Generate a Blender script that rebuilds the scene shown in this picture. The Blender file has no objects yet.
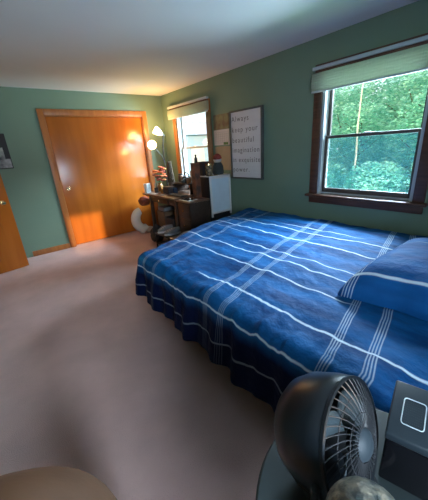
import bpy, bmesh, math, random
from mathutils import Vector, Matrix, noise
random.seed(7)
SC = bpy.context.scene
COL = SC.collection
PI = math.pi

# ------------------------------------------------------------------ camera
cam_d = bpy.data.cameras.new('camera')
cam = bpy.data.objects.new('camera', cam_d); COL.objects.link(cam)
r_ = Vector((0.77372728, -0.6302443, -0.06432898))
u_ = Vector((0.26397136, 0.2284187, 0.93709339))
f_ = Vector((0.57590382, 0.74203573, -0.34310022))
M = Matrix((r_, u_, -f_)).transposed().to_4x4()
M.translation = Vector((-2.932, -5.059, 1.430))
cam.matrix_world = M
cam_d.sensor_fit = 'HORIZONTAL'; cam_d.sensor_width = 36
cam_d.lens = 279.3 / 428 * 36
cam_d.clip_start = 0.02; cam_d.clip_end = 200
SC.camera = cam

# ------------------------------------------------------------------ view
SC.view_settings.view_transform = 'Standard'
SC.view_settings.look = 'None'
SC.view_settings.gamma = 1
SC.view_settings.use_curve_mapping = False
SC.view_settings.exposure = 0.18

# ------------------------------------------------------------------ sky, sun, daylight
W = bpy.data.worlds.new('sky'); SC.world = W; W.use_nodes = True
wn = W.node_tree.nodes; wl = W.node_tree.links
bg = wn['Background']
SKY_STRENGTH = 1.6
bg.inputs['Color'].default_value = (0.80, 0.93, 1.0, 1)
bg.inputs['Strength'].default_value = SKY_STRENGTH

sun_d = bpy.data.lights.new('sun', 'SUN'); sun_d.energy = 5.0; sun_d.angle = 0.02
sun_d.color = (1.0, 0.70, 0.36)
sun = bpy.data.objects.new('sun', sun_d); COL.objects.link(sun)
sd = Vector((0.19, 1.0, -0.20)).normalized()   # low sun through the unseen rear opening
sun.rotation_euler = sd.to_track_quat('-Z', 'Y').to_euler()
sun.location = (-5, -12, 3)

def area(name, loc, target, sx, sy, power, color):
    d = bpy.data.lights.new(name, 'AREA'); d.shape = 'RECTANGLE'; d.size = sx; d.size_y = sy
    d.energy = power; d.color = color
    o = bpy.data.objects.new(name, d); COL.objects.link(o); o.location = loc
    o.rotation_euler = (Vector(target) - Vector(loc)).to_track_quat('-Z', 'Y').to_euler()
    return o
# open sky above the trees, as seen from the two windows
area('daylight_large_window', (3.9, -4.3, 4.55), (-0.4, -3.6, 1.0), 5.6, 3.0, 4900, (0.60, 0.82, 1.0))
area('daylight_small_window', (3.4, -2.6, 3.5), (-0.2, -0.9, 1.2), 2.4, 1.5, 300, (0.66, 0.86, 1.0))
# added fill lamp below the windows, standing for ground bounce on the ceiling
area('ceiling_bounce_fill', (2.8, -4.0, -0.35), (-1.4, -3.3, 2.3), 4.5, 2.4, 1400, (0.60, 0.84, 1.0))
# added fill lamp, shining in through the unseen rear opening
area('rear_opening_fill', (-3.75, -6.75, 1.75), (-1.3, -3.4, 1.1), 2.8, 1.8, 950, (0.68, 0.84, 1.0))

# ------------------------------------------------------------------ material helpers
def srgb(h):
    c = [int(h[i:i+2], 16) / 255 for i in (0, 2, 4)]
    return tuple((x / 12.92 if x <= .04045 else ((x + .055) / 1.055) ** 2.4) for x in c) + (1,)

def mat(name, color, rough=.6, metal=0., var=0., scale=8., stretch=(1, 1, 1), bump=0., bscale=60., color2=None,
        spec=.5, emit=None, estr=0., trans=0., detail=4, coat=0.):
    m = bpy.data.materials.new(name); m.use_nodes = True
    nt = m.node_tree; n = nt.nodes; l = nt.links; b = n['Principled BSDF']
    col = srgb(color) if isinstance(color, str) else tuple(color) + (1,)
    b.inputs['Roughness'].default_value = rough; b.inputs['Metallic'].default_value = metal
    b.inputs['Specular IOR Level'].default_value = spec
    b.inputs['Coat Weight'].default_value = coat
    if trans: b.inputs['Transmission Weight'].default_value = trans
    tc = n.new('ShaderNodeTexCoord'); mp = n.new('ShaderNodeMapping')
    mp.inputs['Scale'].default_value = stretch
    l.new(tc.outputs['Object'], mp.inputs['Vector'])
    nz = n.new('ShaderNodeTexNoise'); nz.inputs['Scale'].default_value = scale; nz.inputs['Detail'].default_value = detail
    l.new(mp.outputs[0], nz.inputs['Vector'])
    rp = n.new('ShaderNodeValToRGB')
    c2 = (srgb(color2) if isinstance(color2, str) else tuple(color2) + (1,)) if color2 else tuple(x * (1 - var) for x in col[:3]) + (1,)
    rp.color_ramp.elements[0].position = .35; rp.color_ramp.elements[0].color = c2
    rp.color_ramp.elements[1].position = .65; rp.color_ramp.elements[1].color = col
    l.new(nz.outputs['Fac'], rp.inputs['Fac']); l.new(rp.outputs['Color'], b.inputs['Base Color'])
    if bump:
        n2 = n.new('ShaderNodeTexNoise'); n2.inputs['Scale'].default_value = bscale; n2.inputs['Detail'].default_value = 3
        l.new(mp.outputs[0], n2.inputs['Vector'])
        bp = n.new('ShaderNodeBump'); bp.inputs['Strength'].default_value = bump; bp.inputs['Distance'].default_value = .01
        l.new(n2.outputs['Fac'], bp.inputs['Height']); l.new(bp.outputs['Normal'], b.inputs['Normal'])
    if emit:
        b.inputs['Emission Color'].default_value = srgb(emit) if isinstance(emit, str) else tuple(emit) + (1,)
        b.inputs['Emission Strength'].default_value = estr
    return m

MAT = {}
MAT['wall'] = mat('sage_green_paint', (.160, .238, .168), .62, var=.05, scale=3, bump=.08, bscale=140)
MAT['ceiling'] = mat('white_ceiling_paint', (.63, .65, .66), .8, var=.03, scale=2, bump=.1, bscale=90)
MAT['carpet'] = mat('mauve_brown_carpet', (.76, .525, .485), .97, color2=(.64, .435, .40), scale=2.6, bump=.9, bscale=260, spec=.1, detail=8)
MAT['doorwood'] = mat('varnished_orange_veneer', (.47, .135, .016), .25, color2=(.37, .098, .010), scale=2.2, stretch=(3.2, 3.2, .35), detail=6, spec=.5)
MAT['casing'] = mat('honey_oak_casing', (.42, .145, .032), .4, color2=(.33, .105, .022), scale=5, stretch=(5, 5, .4))
MAT['darkwood'] = mat('dark_walnut_trim', (.115, .048, .026), .4, color2=(.07, .028, .016), scale=6, stretch=(5, .6, 5))
MAT['white'] = mat('white_plastic', (.72, .73, .74), .4, var=.03)
MAT['vinyl'] = mat('white_vinyl', (.46, .50, .52), .4, var=.05)
MAT['black'] = mat('black_plastic', (.018, .02, .022), .42, var=.2)
MAT['blackgloss'] = mat('glossy_black', (.006, .006, .008), .12, var=.2)
MAT['darkgrey'] = mat('dark_grey_plastic', (.045, .055, .065), .45, var=.15)
MAT['brass'] = mat('brass', (.75, .55, .25), .25, metal=1., var=.1)
MAT['silver'] = mat('brushed_metal', (.6, .6, .6), .3, metal=1., var=.1)
MAT['deskwood'] = mat('worn_brown_desk_wood', (.045, .026, .018), .42, color2=(.025, .014, .010), scale=5, stretch=(6, .8, 6))
MAT['desktop'] = mat('desk_top_veneer', (.17, .10, .07), .3, color2=(.10, .055, .035), scale=5, stretch=(6, .8, 6))

def glass_mat(name, tint=(1, 1, 1), refl=.10, rough=.0):
    m = bpy.data.materials.new(name); m.use_nodes = True
    n = m.node_tree.nodes; l = m.node_tree.links; n.clear()
    o = n.new('ShaderNodeOutputMaterial'); mx = n.new('ShaderNodeMixShader')
    t = n.new('ShaderNodeBsdfTransparent'); g = n.new('ShaderNodeBsdfGlossy'); lw = n.new('ShaderNodeLayerWeight'); lw.inputs['Blend'].default_value = .5
    t.inputs['Color'].default_value = tint + (1,); g.inputs['Roughness'].default_value = rough
    pw = n.new('ShaderNodeMath'); pw.operation = 'POWER'; pw.inputs[1].default_value = 4
    ad = n.new('ShaderNodeMath'); ad.operation = 'MULTIPLY_ADD'; ad.inputs[1].default_value = .6; ad.inputs[2].default_value = .035
    l.new(lw.outputs['Facing'], pw.inputs[0]); l.new(pw.outputs[0], ad.inputs[0])
    l.new(ad.outputs[0], mx.inputs[0]); l.new(t.outputs[0], mx.inputs[1]); l.new(g.outputs[0], mx.inputs[2])
    l.new(mx.outputs[0], o.inputs['Surface'])
    return m
MAT['glass'] = glass_mat('window_glass')

def screen_mat():
    m = bpy.data.materials.new('fine_insect_screen'); m.use_nodes = True
    n = m.node_tree.nodes; l = m.node_tree.links; n.clear()
    o = n.new('ShaderNodeOutputMaterial'); mx = n.new('ShaderNodeMixShader')
    t = n.new('ShaderNodeBsdfTransparent'); d = n.new('ShaderNodeBsdfDiffuse')
    d.inputs['Color'].default_value = (.10, .30, .36, 1); mx.inputs[0].default_value = .28
    l.new(t.outputs[0], mx.inputs[1]); l.new(d.outputs[0], mx.inputs[2]); l.new(mx.outputs[0], o.inputs['Surface'])
    return m
MAT['screen'] = screen_mat()

def shade_mat(name, col, tr):
    m = bpy.data.materials.new(name); m.use_nodes = True
    n = m.node_tree.nodes; l = m.node_tree.links; n.clear()
    o = n.new('ShaderNodeOutputMaterial'); mx = n.new('ShaderNodeMixShader')
    t = n.new('ShaderNodeBsdfTranslucent'); d = n.new('ShaderNodeBsdfDiffuse')
    tc = n.new('ShaderNodeTexCoord'); wv = n.new('ShaderNodeTexNoise'); mp = n.new('ShaderNodeMapping')
    mp.inputs['Scale'].default_value = (1, 40, .5); wv.inputs['Scale'].default_value = 3
    l.new(tc.outputs['Object'], mp.inputs[0]); l.new(mp.outputs[0], wv.inputs['Vector'])
    rp = n.new('ShaderNodeValToRGB'); l.new(wv.outputs['Fac'], rp.inputs[0])
    rp.color_ramp.elements[0].color = tuple(c * .78 for c in col) + (1,); rp.color_ramp.elements[1].color = col + (1,)
    l.new(rp.outputs[0], t.inputs['Color']); l.new(rp.outputs[0], d.inputs['Color']); mx.inputs[0].default_value = tr
    l.new(d.outputs[0], mx.inputs[1]); l.new(t.outputs[0], mx.inputs[2]); l.new(mx.outputs[0], o.inputs['Surface'])
    return m
MAT['shade'] = shade_mat('cream_cellular_shade', (.56, .62, .50), .45)

# ------------------------------------------------------------------ mesh helpers
class MB:
    def __init__(s): s.bm = bmesh.new()
    def box(s, x0, x1, y0, y1, z0, z1, bev=0., seg=2, rot=None, piv=None):
        x0, x1 = sorted((x0, x1)); y0, y1 = sorted((y0, y1)); z0, z1 = sorted((z0, z1))
        r = bmesh.ops.create_cube(s.bm, size=1); vs = r['verts']
        for v in vs:
            v.co = Vector(((x0 + x1) / 2 + v.co.x * (x1 - x0), (y0 + y1) / 2 + v.co.y * (y1 - y0), (z0 + z1) / 2 + v.co.z * (z1 - z0)))
        if bev:
            es = list({e for v in vs for e in v.link_edges})
            rr = bmesh.ops.bevel(s.bm, geom=es, offset=min(bev, (x1-x0)*.45, (y1-y0)*.45, (z1-z0)*.45), segments=seg, affect='EDGES', profile=.5)
            vs = list(set(rr['verts']))
        if rot is not None:
            p = Vector(piv) if piv is not None else Vector(((x0 + x1) / 2, (y0 + y1) / 2, (z0 + z1) / 2))
            for v in vs: v.co = p + rot @ (v.co - p)
        return s
    def ring_tube(s, pts, rad, seg=12, caps=True, closed=False):
        pts = [Vector(p) for p in pts]; n = len(pts)
        rads = rad if isinstance(rad, (list, tuple)) else [rad] * n
        rings = []; prev = None
        for i, p in enumerate(pts):
            if closed: d = pts[(i + 1) % n] - pts[i - 1]
            else: d = (pts[min(i + 1, n - 1)] - pts[max(i - 1, 0)])
            d.normalize()
            if prev is None:
                a = Vector((0, 0, 1)) if abs(d.z) < .9 else Vector((1, 0, 0))
                x = d.cross(a).normalized()
            else:
                x = (prev - d * prev.dot(d)).normalized()
            prev = x; y = d.cross(x)
            rings.append([s.bm.verts.new(p + (x * math.cos(t) + y * math.sin(t)) * rads[i]) for t in [2 * PI * k / seg for k in range(seg)]])
        m = n if closed else n - 1
        for i in range(m):
            A = rings[i]; B = rings[(i + 1) % n]
            for k in range(seg):
                try: s.bm.faces.new((A[k], A[(k + 1) % seg], B[(k + 1) % seg], B[k]))
                except ValueError: pass
        if caps and not closed:
            s.bm.faces.new(rings[0][::-1]); s.bm.faces.new(rings[-1])
        return s
    def lathe(s, prof, base, axis=(0, 0, 1), seg=32, scale=(1, 1)):
        base = Vector(base); q = Vector((0, 0, 1)).rotation_difference(Vector(axis).normalized())
        rings = []
        for r, z in prof:
            if r < 1e-5: rings.append([s.bm.verts.new(base + q @ Vector((0, 0, z)))])
            else: rings.append([s.bm.verts.new(base + q @ Vector((r * scale[0] * math.cos(t), r * scale[1] * math.sin(t), z))) for t in [2 * PI * k / seg for k in range(seg)]])
        for A, B in zip(rings, rings[1:]):
            for k in range(seg):
                k2 = (k + 1) % seg
                if len(A) == 1 and len(B) == 1: continue
                if len(A) == 1: s.bm.faces.new((A[0], B[k2], B[k]))
                elif len(B) == 1: s.bm.faces.new((A[k], A[k2], B[0]))
                else: s.bm.faces.new((A[k], A[k2], B[k2], B[k]))
        return s
    def ball(s, c, rx, ry, rz, seg=20, bump=0., bs=6.):
        r = bmesh.ops.create_uvsphere(s.bm, u_segments=seg, v_segments=seg * 2 // 3, radius=1)
        for v in r['verts']:
            k = 1 + (bump * noise.noise(v.co * bs + Vector(c)) if bump else 0)
            v.co = Vector((c[0] + v.co.x * rx * k, c[1] + v.co.y * ry * k, c[2] + v.co.z * rz * k))
        return s
    def build(s, name, m, parent=None, smooth=True, kind=None, label=None, angle=.6):
        bmesh.ops.recalc_face_normals(s.bm, faces=s.bm.faces)
        me = bpy.data.meshes.new(name)
        off = ORG.get(parent.name, Vector((0, 0, 0))) if parent else None
        if off is None:   # top-level mesh: origin at base centre
            xs = [v.co for v in s.bm.verts]
            off = Vector(((min(v.x for v in xs) + max(v.x for v in xs)) / 2, (min(v.y for v in xs) + max(v.y for v in xs)) / 2, min(v.z for v in xs)))
            loc = off
        else: loc = Vector((0, 0, 0))
        bmesh.ops.translate(s.bm, verts=s.bm.verts, vec=-off)
        s.bm.to_mesh(me); s.bm.free()
        me.materials.append(m)
        if smooth:
            for p in me.polygons: p.use_smooth = True
            try: me.set_sharp_from_angle(angle=angle)
            except Exception: pass
        o = bpy.data.objects.new(name, me); COL.objects.link(o)
        o.location = loc
        if parent: o.parent = parent
        ORG[o.name] = off
        if kind: o['kind'] = kind
        if label: o['label'] = label
        return o
ORG = {}
def thing(name, loc, label=None, cat=None, group=None, kind=None):
    o = bpy.data.objects.new(name, None); COL.objects.link(o); o.location = loc; o.empty_display_size = .05
    ORG[o.name] = Vector(loc)
    if label: o['label'] = label
    if cat: o['category'] = cat
    if group: o['group'] = group
    if kind: o['kind'] = kind
    return o
def tag(o, label, cat, group=None):
    o['label'] = label; o['category'] = cat
    if group: o['group'] = group
    return o

# ------------------------------------------------------------------ the room
H = 2.38; XL = -3.75; YR = -5.95; T = .14
W1 = (-4.225, -3.275, .86, 2.03)     # big window opening y0,y1,z0,z1
W2 = (-1.345, -.455, .86, 2.03)      # small window
MB().box(XL - T, T, YR - T, T, -.12, 0).build('floor', MAT['carpet'], kind='structure', smooth=False)
MB().box(XL - T, T, YR - T, T, H, H + .12).build('ceiling', MAT['ceiling'], kind='structure', smooth=False)
def wall_with_holes():
    b = MB(); ys = [YR, W1[0], W1[1], W2[0], W2[1], 0]
    b.box(0, T, YR, W1[0], 0, H).box(0, T, W1[1], W2[0], 0, H).box(0, T, W2[1], T, 0, H)
    for w in (W1, W2):
        b.box(0, T, w[0], w[1], 0, w[2]).box(0, T, w[0], w[1], w[3], H)
    return b
wall_with_holes().build('wall_right', MAT['wall'], kind='structure', smooth=False)
# back wall with the closet opening
CX0, CX1, CZ = -1.985, -.43, 2.035
MB().box(XL, CX0, 0, T, 0, H).box(CX1, 0, 0, T, 0, H).box(CX0, CX1, 0, T, CZ, H).box(CX0 - .05, CX1 + .05, T, T + .03, 0, CZ + .05).build('wall_back', MAT['wall'], kind='structure', smooth=False)
MB().box(XL - T, XL, YR, T, 0, H).build('wall_left', MAT['wall'], kind='structure', smooth=False)
RW = (-3.16, -2.60, 1.09, 1.72)  # unseen opening, sized to place the sun patch on the closet
MB().box(XL, RW[0], YR - T, YR, 0, H).box(RW[1], T, YR - T, YR, 0, H).box(RW[0], RW[1], YR - T, YR, 0, RW[2]).box(RW[0], RW[1], YR - T, YR, RW[3], H).build('wall_rear', MAT['wall'], kind='structure', smooth=False)
MB().box(-2.62, -2.075, -.015, 0, 0, .085, .004).build('baseboard_back', MAT['casing'], kind='structure')
MB().box(XL, -2.8, -.015, 0, 0, .085, .004).build('baseboard_back_left', MAT['casing'], kind='structure')
MB().box(-.015, 0, YR, 0, 0, .085, .004).build('baseboard_right', MAT['casing'], kind='structure')

# closet: one wide flush panel in an oak casing
cl = thing('door_1', (-1.2, 0, 0), kind='structure')
MB().box(CX0 - .085, CX0 + .0, -.02, .0, 0, CZ + .085, .005).box(CX1, CX1 + .085, -.02, 0, 0, CZ + .085, .005)\
    .box(CX0, CX1, -.02, 0, CZ, CZ + .085, .005).box(CX0 - .001, CX0 + .012, 0, T, 0, CZ).box(CX1 - .012, CX1, 0, T, 0, CZ).box(CX0, CX1, 0, T, CZ - .012, CZ)\
    .build('door_casing', MAT['casing'], cl)
dp = MB().box(CX0 + .02, CX1 - .016, .022, .056, .015, CZ - .014, .002).build('door_panel', MAT['doorwood'], cl)
MB().lathe([(0, .003), (.018, .002), (.026, .006), (.03, .004), (.031, 0)], (-1.885, .022, .96), (0, -1, 0)).build('finger_pull', MAT['brass'], dp)

# open room door standing against the back wall at the far left
d2 = thing('door_2', (-3.1, -.5, 0), kind='structure')
dx, dy = Vector((-2.73, -.44, 0)), Vector((-3.50, -.60, 0))
ddir = (dy - dx).normalized(); ang = math.atan2(ddir.y, ddir.x)
L = .80
def doorbox(b, l0, l1, n0, n1, z0, z1, bev=.002):
    R = Matrix.Rotation(ang, 3, 'Z')
    t = MB(); t.box(l0, l1, n0, n1, z0, z1, bev)
    for v in t.bm.verts: v.co = dx + R @ v.co
    me = bpy.data.meshes.new('tmp'); t.bm.to_mesh(me); t.bm.free(); b.bm.from_mesh(me); bpy.data.meshes.remove(me)
    return b
slab = doorbox(MB(), 0, L, -.036, 0, .015, 2.03).build('door_slab', MAT['doorwood'], d2)
kn = dx + ddir * .07 + Vector((-ddir.y, ddir.x, 0)) * -.0
nrm = Vector((-ddir.y, ddir.x, 0)); nrm = nrm if nrm.y < 0 else -nrm
MB().lathe([(.03, 0), (.03, .006), (.012, .012), (.011, .03), (.022, .038), (.027, .05), (.022, .062), (0, .066)], Vector((dx.x, dx.y, .93)) + ddir * .075, nrm).build('door_knob', MAT['brass'], slab)

# ------------------------------------------------------------------ windows
def window(name, w, big):
    y0, y1, z0, z1 = w
    r = thing(name, (0, (y0 + y1) / 2, z0), kind='structure')
    wood = MAT['darkwood'] if big else MAT['casing']
    cw = .09
    ch = .115 if big else .09
    MB().box(-.022, 0, y0 - cw, y0, z0, z1 + ch, .004).box(-.022, 0, y1, y1 + cw, z0, z1 + ch, .004)\
        .box(-.022, 0, y0, y1, z1, z1 + ch, .004).build('window_casing', wood, r)
    MB().box(-.065, .05, y0 - cw - .03, y1 + cw + .03, z0 - .028, z0, .006).build('window_sill', wood, r)
    MB().box(-.02, 0, y0 - cw, y1 + cw, z0 - .10, z0 - .028, .004).build('window_apron', wood, r)
    fr = MAT['vinyl']
    MB().box(0, T, y0 - .001, y0 + .03, z0, z1).box(0, T, y1 - .03, y1 + .001, z0, z1).box(0, T, y0, y1, z1 - .03, z1).box(.05, T, y0, y1, z0 - .001, z0 + .02).build('window_jamb', fr, r)
    zm = (z0 + z1) / 2 + .012
    sashm = MAT['bronze'] if big else MAT['vinyl']
    def sash(x0, za, zb, nm):
        a, b_ = y0 + .03, y1 - .03; s_ = .032
        o = MB().box(x0, x0 + .03, a, a + s_, za, zb, .003).box(x0, x0 + .03, b_ - s_, b_, za, zb, .003)\
            .box(x0, x0 + .03, a + s_, b_ - s_, za, za + (.045 if nm == 'lower_sash' else .03), .003).box(x0, x0 + .03, a + s_, b_ - s_, zb - .03, zb, .003).build(nm, sashm, r)
        MB().box(x0 + .012, x0 + .016, a + s_ - .004, b_ - s_ + .004, za + .02, zb - .02).build('glass_pane', MAT['glass'], o, smooth=False)
        return o
    lo = sash(.045, z0 + .02, zm + .015, 'lower_sash')
    sash(.08, zm - .015, z1 - .03, 'upper_sash')
    MB().box(.03, .045, (y0 + y1) / 2 - .035, (y0 + y1) / 2 + .035, zm + .012, zm + .024, .004).build('sash_lock', MAT['silver'], lo)
    if big: MB().box(.118, .120, y0 + .03, y1 - .03, z0 + .02, zm).build('insect_screen', MAT['screen'], r, smooth=False)
    return r
MAT['bronze'] = mat('dark_bronze_sash', (.09, .075, .065), .45, var=.2)
window('window_1', W1, True)
window('window_2', W2, False)

def roller(name, y0, y1, ztop, zbot, label, x=-.06):
    r = thing(name, (x, (y0 + y1) / 2, zbot), label, 'window blind')
    MB().box(x - .012, -.0225, y0, y1, ztop - .03, ztop, .004).build('headrail', MAT['vinyl'], r)
    MB().box(x + .01, -.0225, y0 + .02, y1 - .02, ztop - .055, ztop - .0305).build('head_gap', MAT['darkwood'], r)
    # gathered fabric in soft horizontal folds
    b = MB(); n = 14; zs = ztop - .056; prof = []
    for i in range(n + 1):
        z = zs + (zbot - zs) * i / n
        prof.append((x - .004 - (.004 if i % 2 else 0) - .012 * math.sin(PI * i / n), z))
    rows = []
    for px, z in prof:
        rows.append([b.bm.verts.new((px, y0 + (y1 - y0) * k / 10, z)) for k in range(11)])
    rows.append([b.bm.verts.new((x + .03, y0 + (y1 - y0) * k / 10, zbot + .003)) for k in range(11)])
    rows.append([b.bm.verts.new((x + .03, y0 + (y1 - y0) * k / 10, zs)) for k in range(11)])
    rows.append(rows[0])
    for A, B in zip(rows, rows[1:]):
        for k in range(10): b.bm.faces.new((A[k], A[k + 1], B[k + 1], B[k]))
    b.build('shade_fabric', MAT['shade'], r)
    MB().box(x - .014, x + .012, y0, y1, zbot - .018, zbot - .001, .004).build('bottom_rail', MAT['vinyl'], r)
    return r
roller('cellular_shade', -4.36, -3.185, 2.118, 1.905, 'raised cream pleated shade across the top of the large window beside the bed')
roller('roman_shade', -1.43, -.30, 2.15, 1.965, 'raised cream pleated shade across the top of the small window behind the desk')
# curtain panel edge at the right of the small window
b = MB(); N = 24
vs = [[b.bm.verts.new((-.035 - .018 * math.sin(k * 1.7), -1.365 - .085 * k / N, z)) for k in range(N + 1)] for z in (.80, 1.2, 1.6, 1.94)]
for A, B in zip(vs, vs[1:]):
    for k in range(N): b.bm.faces.new((A[k], A[k + 1], B[k + 1], B[k]))
cur = tag(b.build('curtain_panel', mat('tan_curtain_cloth', (.42, .25, .12), .85, var=.2, bump=.2), label=None), 'narrow tan curtain panel hanging at the right side of the small window', 'curtain')
sm = cur.modifiers.new('thick', 'SOLIDIFY'); sm.thickness = .004

# ------------------------------------------------------------------ outdoors
def leaf_mat(name, c1, c2):
    m = bpy.data.materials.new(name); m.use_nodes = True
    n = m.node_tree.nodes; l = m.node_tree.links; n.clear()
    o = n.new('ShaderNodeOutputMaterial'); mx = n.new('ShaderNodeMixShader'); mx.inputs[0].default_value = .45
    t = n.new('ShaderNodeBsdfTranslucent'); d = n.new('ShaderNodeBsdfDiffuse')
    tc = n.new('ShaderNodeTexCoord'); nz = n.new('ShaderNodeTexNoise'); nz.inputs['Scale'].default_value = 1.6; nz.inputs['Detail'].default_value = 6
    rp = n.new('ShaderNodeValToRGB'); rp.color_ramp.elements[0].color = c1 + (1,); rp.color_ramp.elements[1].color = c2 + (1,)
    rp.color_ramp.elements[0].position = .38; rp.color_ramp.elements[1].position = .62
    l.new(tc.outputs['Object'], nz.inputs['Vector']); l.new(nz.outputs['Fac'], rp.inputs[0])
    l.new(rp.outputs[0], t.inputs['Color']); l.new(rp.outputs[0], d.inputs['Color'])
    l.new(d.outputs[0], mx.inputs[1]); l.new(t.outputs[0], mx.inputs[2]); l.new(mx.outputs[0], o.inputs['Surface'])
    return m
LEAF = leaf_mat('tree_leaves', (.14, .45, .32), (.52, .86, .64))
BARK = mat('bark', (.20, .14, .09), .9, var=.4, scale=12)
BIRCH = mat('pale_birch_bark', (.75, .68, .55), .8, var=.2, scale=12)
GRASS = mat('lawn', (.16, .30, .10), .95, color2=(.10, .20, .07), scale=1.2)
MB().box(T + .02, 45, -34, 30, -.6, -.5).build('ground', GRASS, kind='structure', smooth=False)
def crown_mesh(n, rx, rz, size):
    b = MB(); rnd = random.Random(3)
    for i in range(n):
        while True:
            p = Vector((rnd.uniform(-1, 1), rnd.uniform(-1, 1), rnd.uniform(-1, 1)))
            if .25 < p.length < 1 + .25 * noise.noise(p * 3): break
        c = Vector((p.x * rx, p.y * rx, p.z * rz))
        q = Matrix.Rotation(rnd.uniform(0, 6.3), 3, 'Z') @ Matrix.Rotation(rnd.uniform(-1.2, 1.2), 3, 'X')
        s_ = size * rnd.uniform(.6, 1.4)
        pts = [(-.5, 0, 0), (0, -.28, .05), (.5, 0, -.05), (0, .28, .05)]
        b.bm.faces.new([b.bm.verts.new(c + q @ (Vector(a) * s_)) for a in pts])
    return b
def tree_proto():
    r = thing('broadleaf_tree', (0, 0, 0))
    tr = MB().ring_tube([(0, 0, 0), (.05, 0, 1.2), (-.05, .05, 2.6), (0, 0, 4.2)], [.17, .14, .1, .05], 10)
    for k in range(6):
        a = k * 1.05; z = 1.5 + .4 * k
        tr.ring_tube([(0, 0, z), (math.cos(a) * .7, math.sin(a) * .7, z + .5), (math.cos(a) * 1.4, math.sin(a) * 1.4, z + 1.1)], [.06, .04, .015], 6)
    tr.build('trunk', BARK, r)
    cb = crown_mesh(8000, 2.0, 2.5, .17)
    for v in cb.bm.verts: v.co.z += 3.0
    cb.build('crown', LEAF, r, smooth=False)
    return r
tp = tree_proto()
spots = [(8.6, -4.3, .58), (8.3, -2.0, .60), (8.6, .3, .58), (12.0, -3.6, .85), (12.0, -.4, .85), (12.2, 2.9, .8),
         (17, -4.5, 1.15), (17.2, 0, 1.15), (17, 4.6, 1.15), (22.5, -2.0, 1.3), (23, 3.4, 1.3)]
glab = 'leafy green broadleaf tree in the bright woodland outside the large window'
for i, (x, y, s_) in enumerate(spots):
    if i == 0: o = tp
    else:
        o = tp.copy(); COL.objects.link(o)
        for ch in list(tp.children):
            c = ch.copy(); COL.objects.link(c); c.parent = o
    o.location = (x, y, -.5); o.scale = (s_, s_, s_); o.rotation_euler = (0, 0, i * 1.3)
    o['label'] = glab; o['category'] = 'tree'; o['group'] = 'woodland trees outside the large window'
sh = thing('understorey_shrub', (7.2, -2.6, -.5))
cb = crown_mesh(5500, 1.0, .75, .10)
for v in cb.bm.verts: v.co += Vector((7.2, -2.6, .1))
cb.build('foliage', LEAF, sh, smooth=False)
MB().ring_tube([(7.2, -2.6, -.5), (7.2, -2.6, .2)], [.05, .02], 6).build('stem', BARK, sh)
for i, (x, y, s_) in enumerate([(6.6, -3.1, .9), (6.7, -1.2, .9), (6.9, .7, .9), (10.2, -2.2, 1.1), (10.2, .9, 1.1), (14.3, -1.9, 1.5), (14.4, 1.6, 1.5)]):
    if i == 0: o = sh
    else:
        o = sh.copy(); COL.objects.link(o)
        for ch in list(sh.children):
            c = ch.copy(); COL.objects.link(c); c.parent = o
    o.location = (x, y, -.5); o.scale = (s_, s_, s_); o.rotation_euler = (0, 0, i * 2.1)
    tag(o, 'low leafy shrub at the foot of the trees outside the large window', 'shrub', 'shrubs outside the large window')
bt = MB().ring_tube([(7.1, -.30, -.5), (7.12, -.32, .9), (7.08, -.29, 1.8), (7.12, -.31, 3.4)], [.032, .03, .026, .015], 10).build('birch_trunk', BIRCH)
tag(bt, 'slim pale bare birch trunk among the green trees outside the large window', 'tree')
# neighbour's pale house seen through the small window
nh = thing('neighbour_house', (9.5, 7.5, -.5), 'pale grey-blue house seen through the small window behind the desk', 'house')
SID = mat('pale_siding', (.29, .43, .58), .7, color2=(.25, .39, .54), scale=3, stretch=(.2, .2, 14))
MB().box(5.2, 12, 8.3, 14, -.5, 2.15).build('house_wall', SID, nh, smooth=False)
rb = MB(); vv = [rb.bm.verts.new(p) for p in [(4.9, 8.0, 2.15), (12.3, 8.0, 2.15), (12.3, 14.3, 2.15), (4.9, 14.3, 2.15), (4.9, 11.1, 3.1), (12.3, 11.1, 3.1)]]
for f in ((0, 1, 5, 4), (2, 3, 4, 5), (0, 4, 3), (1, 2, 5), (0, 3, 2, 1)): rb.bm.faces.new([vv[i] for i in f])
rb.build('house_roof', mat('grey_roof', (.45, .55, .68), .8, var=.1), nh, smooth=False)
for k in range(2):
    MB().box(6.3 + k * 2.4, 7.2 + k * 2.4, 8.26, 8.3, .4, 1.5, .01).build('house_window', MAT['vinyl'], nh)

# ------------------------------------------------------------------ bed
def lerp(a, b, t): return a + (b - a) * t
BT = .60
def xe(y):
    t = (-2.85 - y) / 2.1
    return -1.965 - .07 * max(0, min(1, t))
def ye(x): return -2.30 + .27 * x
bed = thing('bed', (-1.15, -3.9, 0), 'large low bed with dark frame standing against the window wall', 'bed')
def prism(inset, z0, z1, name, m, bev):
    b = MB()
    c = [(-.16, -4.98), (-.16, ye(-.2) - inset), (xe(-2.9) + inset, ye(-2.0) - inset), (xe(-4.9) + inset, -4.98)]
    lo = [b.bm.verts.new((x, y, z0)) for x, y in c]; hi = [b.bm.verts.new((x, y, z1)) for x, y in c]
    b.bm.faces.new(lo[::-1]); b.bm.faces.new(hi)
    for k in range(4): b.bm.faces.new((lo[k], lo[(k + 1) % 4], hi[(k + 1) % 4], hi[k]))
    bmesh.ops.bevel(b.bm, geom=list(b.bm.edges), offset=bev, segments=3, affect='EDGES', profile=.5)
    return b.build(name, m, bed)
prism(.10, .36, BT - .035, 'mattress', mat('mattress_ticking', (.5, .5, .5), .8, var=.05), .04)
prism(.10, .17, .359, 'box_spring', mat('box_spring_cloth', (.10, .10, .12), .9, var=.1), .015)
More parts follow.
